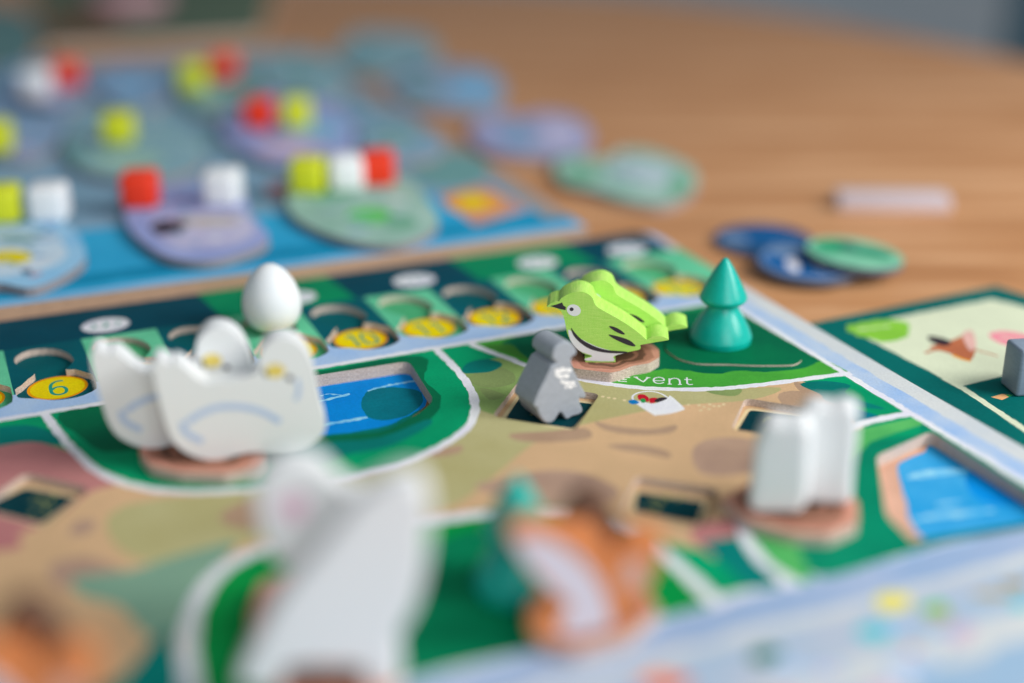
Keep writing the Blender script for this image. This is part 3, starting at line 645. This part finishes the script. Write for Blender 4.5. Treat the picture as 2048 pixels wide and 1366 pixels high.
disc(1618, 524, 1.12, TZ + .28, 'bright blue disc overlapping the dark blue one, nearest to the camera', DBL, [((0, .0, .92, .92, 0), paper('ink_disc_pale', (120, 144, 184))), ((0, .05, .86, .84, 0), NAVY), ((-.25, .55, .5, .3, 0), GREYB), ((-.35, -.2, .12, .35, 0), WHITE), ((.1, -.35, .06, .25, .4), WHITE)], 2, 0)
disc(1708, 510, 1.03, TZ + .42, 'green disc at the right, leaning on the bright blue one', paper('ink_disc_mint', (120, 180, 150), (96, 160, 132)), [((-.35, .35, .5, .35, .5), GREEN), ((.3, .1, .55, .3, -.4), GREEN_P), ((-.05, .45, .22, .16, 0), BLACKT)], 5, pi / 2)

# ------------------------------------------------------------------ player board on the right
L = []
CREAM = paper('ink_cream', (200, 206, 178), (190, 196, 170), .4); PTEAL = paper('ink_player_teal', (0, 98, 92), (0, 84, 82), .4)
RZ = TZ + .14
lay(rough(PX([(1692, 654), (1985, 598), (2400, 700), (2400, 760), (2050, 745), (1925, 778)], RZ), .015), CREAM)
lay(PX([(1925, 772), (2046, 742), (2300, 800), (2300, 900)], RZ), PTEAL)
lay(stroke(PX([(1890, 757), (1930, 779), (2048, 858), (2300, 1020)], RZ), .14, .01, .08, 1), CREAM)
lay(rough(smooth(PX([(1690, 655), (1730, 644), (1800, 640), (1815, 655), (1808, 675), (1770, 684), (1735, 678)], RZ), 3), .05, .1), paper('ink_leaf_burst', (128, 186, 60), (116, 172, 56), .8))
lay(stroke(PX([(1712, 660), (1745, 656), (1780, 652)], RZ), .05, .015, .05), CREAM)
RUST = paper('ink_rust', (176, 104, 70), (150, 84, 60), 1)
lay(smooth(PX([(1858, 695), (1872, 690), (1905, 680), (1938, 668), (1952, 690), (1942, 720), (1915, 712), (1890, 704)], RZ), 3), RUST)
lay(smooth(PX([(1856, 672), (1885, 676), (1902, 684), (1890, 692), (1862, 684)], RZ), 3), BLACK)
lay(smooth(PX([(1925, 668), (1945, 662), (1952, 695), (1938, 700)], RZ), 3), paper('ink_blush', (214, 170, 160)))
lay(stroke(PX([(1945, 698), (1970, 705), (1996, 712)], RZ), .05), RUST); lay(stroke(PX([(1905, 710), (1925, 718), (1942, 722)], RZ), .07), ORA); lay(stroke(PX([(1850, 706), (1870, 700), (1890, 700)], RZ), .07), RUST)
lay(smooth(PX([(1978, 668), (2010, 662), (2060, 672), (2100, 690), (2040, 696), (1995, 684)], RZ), 3), paper('ink_rose_pink', (226, 140, 150), (214, 120, 136), .9))
lay(stroke(PX([(2000, 674), (2040, 680), (2080, 686)], RZ), .06, .01, .05), CREAM)
lay(PX([(1982, 794), (2004, 788), (2026, 790), (2004, 800)], RZ), paper('ink_card_orange', (222, 160, 110)))
lay(PX([(2010, 789), (2026, 790), (2018, 794)], RZ), GRN2)
q0 = PX([(1590, 640), (1992, 571), (2420, 700)], RZ)
pa = toAB(q0[0])
po = [AB(14.84, 21.3)] + [q0[0]] if False else None
ro = PX([(1625, 646), (1992, 572), (2420, 706), (2400, 1200)], RZ)
a_, b_ = toAB(ro[0])
ro = [AB(14.84, 6), AB(14.84, b_ + .02), ro[0], ro[1], ro[2], (ro[2][0] + 2, 8)]
o = sheet('player_board', ro, RZ, RZ - TZ, PTEAL, L); tag(o, 'dark teal player board with cream panel and small printed birds, right of the main board', 'board')
gp = unproj(2062, 790, RZ)
GREYP = painted('grey_meeple_paint', (146, 152, 160), .42, var=.07, along=(2, 2, 4))
o = box('grey_block', (gp[0] + .06, gp[1] + .25, RZ), (.8, .6, .85), painted('blue_grey_block', (126, 140, 156), .45, var=.06), radians(8), bev=.06); tag(o, 'blue grey wooden block on the player board at the right edge', 'block')

# ------------------------------------------------------------------ rocky tiles
def rocky(label, pts, z, thick, amp=.01):
    R1 = paper('ink_rock_red', (168, 118, 98), (140, 94, 78), 1.2); R2 = paper('ink_rock_brown', (112, 80, 64), (90, 64, 54), 1.6); R3 = paper('ink_rock_pink', (196, 142, 122), (180, 124, 108), 1.2)
    top = PX(pts, z); c = Vector(np.array(top).mean(0)); ls = []
    for f, m_ in ((.93, R3), (.84, R1), (.66, R2), (.5, R1), (.4, R2)):
        ls.append((rough([tuple(c + (Vector(p) - c) * f * random.uniform(.95, 1.04)) for p in smooth(top, 2)], .02, .15), m_))
    o = sheet('nest_tile', sq(top, .06), z, thick, R3, ls); return tag(o, label, 'tile', 'brown nest tiles under the animal pieces')
NT = .18
rocky('brown angular nest tile under the two green birds', CR([(500, 690), (565, 772), (640, 782), (790, 800), (850, 786), (920, 758), (1020, 742), (1082, 705), (1078, 660), (1040, 628), (900, 590), (700, 582), (560, 610)], 960, 480, 3.0118), NT, NT)
rocky('reddish brown nest tile under the two white swans', [(278, 905), (300, 930), (360, 945), (450, 948), (510, 935), (530, 915), (520, 870), (440, 850), (330, 855), (285, 875)], NT, NT)
rocky('brown nest tile under the pair of white slab shaped pieces', [(1440, 1000), (1500, 1040), (1590, 1066), (1660, 1070), (1716, 1046), (1716, 1005), (1690, 975), (1600, 960), (1500, 965)], NT, NT)
rocky('brown nest tile mostly hidden under the large white pieces in front', [(520, 1165), (500, 1230), (510, 1330), (560, 1400), (700, 1430), (800, 1380), (800, 1280), (720, 1180), (600, 1140)], NT, NT)
rocky('brown nest tile hidden under the centre orange piece', [(1050, 1215), (1075, 1280), (1150, 1300), (1260, 1270), (1320, 1220), (1290, 1180), (1180, 1160), (1080, 1170)], NT, NT)

# ------------------------------------------------------------------ green birds
def lime():
    m, nt, b = node_mat('lime_wood')
    n = tex(nt, 'ShaderNodeTexNoise', 6, coords(nt, (.7, .7, 14)), Detail=4.0, Roughness=.7)
    n2 = tex(nt, 'ShaderNodeTexNoise', 6, coords(nt, (9, .5, .6)), Detail=3.0, Roughness=.6)
    mx = nt.nodes.new('ShaderNodeMath'); mx.operation = 'MULTIPLY_ADD'; mx.inputs[1].default_value = .3
    nt.links.new(n2.outputs[0], mx.inputs[0]); nt.links.new(n.outputs[0], mx.inputs[2])
    nt.links.new(ramp(nt, mx.outputs[0], [(.5, C((146, 198, 78), 1.42)), (.8, C((168, 218, 100), 1.42))]), b.inputs['Base Color'])
    b.inputs['Roughness'].default_value = .5; b.inputs['Specular IOR Level'].default_value = .35
    bump(nt, b, mx.outputs[0], .7, .012); return m
G1 = lime()
GI = painted('black_pad_print', (48, 44, 52), .5, grain=.4, along=(8, 8, 8)); WI = painted('white_pad_print', (222, 226, 226), .45, var=.03, along=(3, 3, 6))
pl = Plane(1200, 725, NT, -4)
def Z(pts): return pl.P(CR(pts, 960, 480, 3.0118))
bird = empty('bird_meeple', pl.w(0, 0, .25), 'front green wooden bird with black beak and white belly', 'bird figure', 'lime green bird pieces')
out = [(402, 402), (420, 386), (450, 374), (478, 370)] + smooth([(478, 366), (498, 345), (545, 322), (600, 311), (645, 322), (676, 346), (690, 380), (704, 400), (740, 424), (820, 468), (900, 518), (960, 562), (1004, 602)], 3, False) + \
      smooth([(1010, 600), (1035, 586), (1070, 578), (1105, 584), (1138, 600)], 3, False) + [(1136, 604), (1060, 616), (962, 634)] + smooth([(968, 652), (958, 662), (930, 668), (880, 679), (826, 694), (806, 708), (816, 737)], 2, False) + \
      [(730, 738), (636, 736), (630, 712), (668, 704)] + smooth([(664, 698), (620, 682), (570, 640), (532, 580), (516, 520), (508, 480), (494, 440), (462, 412), (402, 403)], 3, False)
so = Z(out); mt = min(t for s, t in so); so = [(s, t - mt) for s, t in so]
body = prism('body', pl, so, .56, G1, bird, .02)
def Zs(pts): return [(s, t - mt) for s, t in Z(pts)]
decal('beak', pl, Zs([(424, 397), (455, 390), (486, 380), (494, 376), (502, 394), (517, 404), (516, 422), (490, 418), (455, 408)]), GI, bird)
eye = decal('eye', pl, Zs([(565 + 42 * cos(t) * 1.0, 423 + 35 * sin(t) + 4 * cos(t)) for t in [i * pi / 12 for i in range(24)]]), WI, bird)
decal('pupil', pl, Zs([(552 + 12 * cos(t), 417 + 11 * sin(t)) for t in [i * pi / 8 for i in range(16)]]), GI, eye, .007)
decal('belly_patch', pl, Zs(smooth([(531, 548), (543, 600), (578, 650), (620, 678), (672, 694), (668, 706), (640, 712), (640, 726), (806, 730), (800, 706), (830, 690), (884, 677), (800, 668), (700, 640), (600, 590), (545, 545)], 2)), WI, bird)
decal('belly_stripe', pl, Zs(smooth([(549, 528), (570, 556), (612, 598), (690, 640), (765, 662), (830, 668), (880, 672), (884, 680), (820, 682), (740, 676), (660, 655), (600, 615), (562, 572)], 3)), GI, bird, .007)
decal('wing_mark', pl, Zs(smooth([(777, 519), (810, 524), (850, 545), (874, 569), (840, 563), (800, 541)], 3)), GI, bird)
decal('wing_mark', pl, Zs(smooth([(775, 570), (830, 580), (900, 604), (938, 639), (900, 636), (850, 616), (800, 591)], 3)), GI, bird)
b2 = copy_tree(bird); b2.location += Vector((.385, .56, 0)) * U
b2['label'] = 'rear green wooden bird, mostly hidden behind the front one'

# ------------------------------------------------------------------ turquoise trees
TM = painted('turquoise_paint', (0, 160, 146), .3, k=1.3, grain=.25, var=.06, along=(3, 3, 3), dist=.004)
prof = [(.0, 0), (.50, 0), (.545, .03), (.56, .08), (.555, .13), (.50, .27), (.42, .42), (.33, .57), (.285, .66), (.27, .72), (.30, .75), (.38, .775), (.42, .81), (.43, .85), (.415, .9), (.36, 1.02), (.26, 1.22), (.15, 1.42), (.07, 1.54), (.035, 1.575), (0.002, 1.585)]
prof = [tuple(p) for p in smooth([p for p in prof], 3, False)]
prof = [(max(r, .0005), z) for r, z in prof]
ft = tile('flap_tile', 'dark green rounded tile under the turquoise tree, lying on the event meadow', 'tile', CR([(1120, 655), (1150, 684), (1195, 712), (1250, 730), (1330, 744), (1500, 747), (1650, 753), (1850, 752), (1905, 744), (1935, 722), (1925, 700), (1870, 680), (1760, 630), (1640, 560), (1500, 500), (1320, 500), (1190, 560), (1130, 615)], 960, 480, 3.0118),
          0.032, .031, GREEN_D, n=5)
c = unproj(1441, 679, .05)
o = lathe('tree_piece', prof, (c[0], c[1], .033), TM); tag(o, 'sharp turquoise wooden tree of two stacked cones beside the green birds', 'tree figure', 'turquoise tree pieces')
c2 = unproj(1034, 1172, 0)
o2 = o.copy(); scene.collection.objects.link(o2); o2.location = Vector((c2[0], c2[1], .002)) * U; o2['label'] = 'blurred turquoise wooden tree standing behind the orange piece'

# ------------------------------------------------------------------ egg
c = unproj(547, 660, 0)
egg = []
EH, ER = 1.3, .545
for i in range(25):
    t = pi * i / 24; zz = (1 - cos(t)) / 2
    egg.append((max(.0005, ER * sin(t) ** (.84 if t < pi / 2 else 1.0) * (1 + .2 * cos(t)) / 1.02), EH * zz))
o = lathe('egg', egg, (c[0], c[1], .001), painted('egg_white', (212, 216, 220), .5, var=.02, grain=.05, along=(1, 1, 1))); tag(o, 'smooth white egg standing upright on the number track', 'egg')

# ------------------------------------------------------------------ grey figure in the square slot
pl = Plane(1106, 847, FZ, 31)
def Z(pts): return pl.P(CR(pts, 960, 480, 3.0118))
g = empty('grey_meeple', pl.w(0, 0, .3), 'grey wooden bird shaped figure with white chest specks in the square slot', 'figure')
out = smooth([(436, 700), (448, 662), (480, 632), (520, 618), (556, 634), (584, 676), (574, 706), (552, 718), (556, 770), (585, 830), (612, 890), (640, 938), (632, 965), (602, 962), (608, 1000), (622, 1036), (596, 1062), (556, 1072), (520, 1092), (500, 1060), (480, 1050), (462, 1080), (430, 1112), (385, 1104), (352, 1052), (345, 1020), (322, 1010), (350, 930), (396, 840), (430, 772), (462, 750), (438, 728)], 2)
so = Z(out); mt = min(t for s, t in so); so = [(s, t - mt) for s, t in so]
prism('body', pl, so, .62, GREYP, g, .03)
for x, y, r in ((470, 800, 22), (500, 790, 24), (535, 792, 20), (485, 830, 20), (520, 826, 22), (498, 862, 16), (522, 870, 20), (556, 868, 18), (545, 892, 18), (515, 895, 10), (460, 822, 12), (572, 886, 9)):
    decal('chest_speck', pl, [(s, t - mt) for s, t in Z([(x + r * cos(t) * random.uniform(.7, 1.1), y + r * .8 * sin(t) * random.uniform(.7, 1.1)) for t in [i * pi / 5 for i in range(10)]])], WI, g, .004)

# ------------------------------------------------------------------ white swans
WP = painted('white_wood', (216, 222, 231), .55, var=.03, grain=.3, along=(1, 1, 6)); WBL = painted('blue_pad_print', (172, 190, 222), .5, var=.05)
pl = Plane(400, 922, NT, 10)
def Z(pts): return pl.P(CR(pts, 160, 520, 2.97))
sw = empty('swan_meeple', pl.w(0, 0, .3), 'front white swan figure with yellow beak and blue wing lines', 'swan figure', 'pair of white swan figures')
out = [(432, 604), (444, 576), (468, 572), (505, 592), (535, 606), (560, 590), (600, 604), (640, 640), (690, 690), (750, 722)] + smooth([(860, 712), (960, 696), (1020, 676), (1062, 640), (1062, 580), (1082, 510), (1130, 460), (1192, 444), (1260, 456), (1325, 505), (1376, 600), (1400, 700), (1418, 800), (1440, 900), (1462, 980), (1440, 1050), (1370, 1105), (1270, 1135), (1120, 1148), (980, 1160), (840, 1196), (740, 1196), (650, 1165), (570, 1105), (520, 1010), (490, 900), (462, 800), (440, 700), (430, 600)], 2, False)
so = Z(out); mt = min(t for s, t in so); so = [(s, (t - mt) * .955) for s, t in so]
prism('body', pl, so, .42, WP, sw, .04)
def Zs(pts): return [(s, (t - mt) * .955) for s, t in Z(pts)]
def sd(name, pts, ww, mat): decal(name, pl, stroke(Zs(pts), ww, 0, .05), mat, sw)
sd('wing_line', [(640, 965), (700, 920), (790, 880), (880, 868), (980, 874), (1090, 905), (1190, 965)], .1, WBL)
sd('wing_line', [(612, 960), (618, 1010), (660, 1050), (730, 1085)], .1, WBL)
sd('neck_line', [(1290, 700), (1300, 770), (1280, 830)], .06, WBL)
decal('beak', pl, Zs(smooth([(1100, 640), (1140, 604), (1196, 612), (1218, 655), (1172, 690), (1120, 680)], 3)), painted('yellow_pad_print', (232, 198, 100), .5), sw)
decal('eye', pl, Zs(smooth([(1222, 680), (1255, 676), (1265, 700), (1240, 712)], 3)), GI, sw)
decal('face_mask', pl, Zs(smooth([(1085, 650), (1100, 640), (1112, 670), (1105, 690)], 3)), GI, sw)
s2 = copy_tree(sw); dlt = Vector(unproj(274, 898, NT)) - Vector(unproj(396, 920, NT)); s2.location += Vector((dlt.x, dlt.y + .02, 0)) * U
s2['label'] = 'rear white swan figure, left of the front one, head rising behind its back'

# ------------------------------------------------------------------ large white pieces in front
def piece(name, label, cat, base, heading, outpx, thick, mat, group=None, z0=NT, sm=3, bev=.06, vs=.95):
    pl = Plane(base[0], base[1], z0, heading)
    r = empty(name, pl.w(0, 0, thick / 2), label, cat, group)
    so = pl.P(outpx); mt = min(t for s, t in so); so = [(s, (t - mt) * vs) for s, t in so]
    prism('body', pl, smooth(so, sm), thick, mat, r, bev)
    return r, pl, (lambda pts: [(s, (t - mt) * vs) for s, t in pl.P(pts)])
r, pl, Q = piece('white_bird_meeple', 'blurred round headed white figure with pink cheek, left behind the bigger slab', 'bird figure', (650, 1262), 8,
      [(510, 1000), (512, 955), (542, 918), (594, 906), (642, 920), (680, 960), (730, 985), (790, 1010), (800, 1100), (770, 1200), (740, 1262), (680, 1262), (650, 1230), (632, 1170), (600, 1156), (552, 1128), (522, 1070)], .36, WP, 'large white bird figures in the foreground')
decal('cheek', pl, Q(smooth([(555, 1000), (575, 985), (605, 985), (615, 1010), (600, 1035), (570, 1030)], 3)), painted('pink_pad_print', (216, 170, 190), .5), r)
piece('white_bird_meeple', 'big out of focus white figure with slanting back, nearest to the camera', 'bird figure', (640, 1385), 6,
      [(712, 1000), (765, 968), (818, 952), (850, 966), (862, 1005), (858, 1060), (850, 1150), (828, 1230), (798, 1290), (804, 1345), (790, 1388), (735, 1390), (722, 1352), (640, 1345), (575, 1352), (556, 1390), (480, 1390), (485, 1350), (520, 1280), (560, 1200), (622, 1120), (674, 1050)], .4, WP, 'large white bird figures in the foreground')
# pair of white slabs at the right
piece('white_slab_meeple', 'left one of two white figures seen nearly edge on at the right', 'figure', (1550, 1034), -12,
      [(1524, 856), (1538, 842), (1570, 846), (1616, 842), (1624, 866), (1620, 960), (1616, 1000), (1606, 1034), (1500, 1034), (1496, 1010), (1503, 950), (1508, 900)], .5, WP, 'pair of white figures on the right nest tile', sm=1, bev=.1)
piece('white_slab_meeple', 'right of two white wooden figures seen nearly edge on, slightly taller and set back', 'figure', (1660, 1014), -12,
      [(1594, 840), (1616, 808), (1665, 812), (1700, 804), (1718, 820), (1716, 880), (1708, 940), (1704, 1014), (1650, 1014), (1600, 1010), (1594, 930)], .5, WP, 'pair of white figures on the right nest tile', sm=1, bev=.1)
# orange and white pieces
OR = painted('orange_paint', (208, 126, 72), .5, k=1.2, var=.08); ORW = painted('cream_pad_print', (200, 192, 200), .5, var=.03); BRK = painted('brown_pad_print', (104, 76, 60), .55)
def fox(name, label, dx, dy, group, base, heading=8):
    q = lambda pts: [(x + dx, 1276 + dy - (1276 - y) * .97) for x, y in pts]
    r, pl, Q = piece(name, label, 'animal figure', base, heading, q([(1016, 1042), (1030, 1024), (1075, 1019), (1130, 1028), (1172, 1040), (1204, 1060), (1228, 1090), (1244, 1060), (1280, 1040), (1316, 1044), (1330, 1062), (1318, 1110), (1300, 1160), (1278, 1205), (1250, 1238), (1205, 1258), (1115, 1276), (1066, 1270), (1060, 1232), (1085, 1208), (1122, 1192), (1090, 1168), (1050, 1110)]), .26, OR, group, bev=.04)
    decal('white_belly', pl, Q(smooth(q([(1028, 1058), (1072, 1046), (1125, 1068), (1175, 1112), (1208, 1170), (1222, 1240), (1196, 1252), (1138, 1264), (1118, 1238), (1138, 1198), (1106, 1162), (1066, 1116)]), 3)), ORW, r)
    decal('pale_patch', pl, Q(smooth(q([(1252, 1108), (1278, 1098), (1294, 1118), (1284, 1152), (1256, 1166), (1244, 1138)]), 3)), painted('pale_pink_pad_print', (198, 160, 146), .5), r)
    return r
FG = 'orange and white animal figures'; BG = 'brown figures standing behind the orange ones'
f1 = fox('orange_meeple', 'orange figure with white belly in the centre foreground beside the turquoise tree', 0, 6, FG, (1150, 1280))
k1, kpl, kQ = piece('brown_meeple', 'dark brown figure rising behind the orange one in the centre foreground', 'animal figure', (1185, 1228), 8,
      [(1118, 1080), (1136, 1020), (1160, 990), (1192, 978), (1218, 992), (1236, 1036), (1258, 1085), (1262, 1180), (1240, 1228), (1130, 1228)], .3, BRK, BG, bev=.05)
decal('chest_patch', kpl, kQ(smooth([(1150, 1040), (1180, 1030), (1200, 1060), (1190, 1100), (1160, 1110)], 3)), OR, k1)
d = Vector(unproj(-20, 1535, NT)) - Vector(unproj(1115, 1276, NT))
f2 = copy_tree(f1); f2.location += Vector((d.x, d.y, 0)) * U; f2['label'] = 'orange figure with pale belly cut off by the bottom left corner'
k2 = copy_tree(k1); k2.location += Vector((d.x, d.y, 0)) * U; k2['label'] = 'dark brown figure behind the orange one in the bottom left corner'

# ------------------------------------------------------------------ things far back on the table
z = TZ
o = sheet('far_board', PX([(95, 92), (520, 70), (560, -60), (60, -60)], TZ + .3), TZ + .3, .3, paper('ink_far_green', (96, 112, 92), (70, 88, 74), .2), [(PX([(110, 80), (240, 72), (230, 20), (90, 20)], TZ + .3), paper('ink_far_brown', (110, 86, 66)))]); tag(o, 'dark green board lying at the far top left of the table', 'board')
o = sheet('far_tile', smooth(PX([(-80, 130), (20, 140), (75, 100), (60, 30), (-20, 10), (-120, 40)], TZ + .2), 3), TZ + .2, .2, paper('ink_far_teal', (96, 132, 130), (80, 112, 116), .3)); tag(o, 'grey teal tile in the far top left corner', 'tile')
p = unproj(262, 14, TZ + .31)
o = lathe('pink_token', [(1.6, 0), (1.7, .1), (1.7, .5), (1.6, .6)], (p[0], p[1], TZ + .302), painted('dusty_pink', (196, 150, 158), .6)); tag(o, 'round dusty pink token on the far dark green board', 'token')
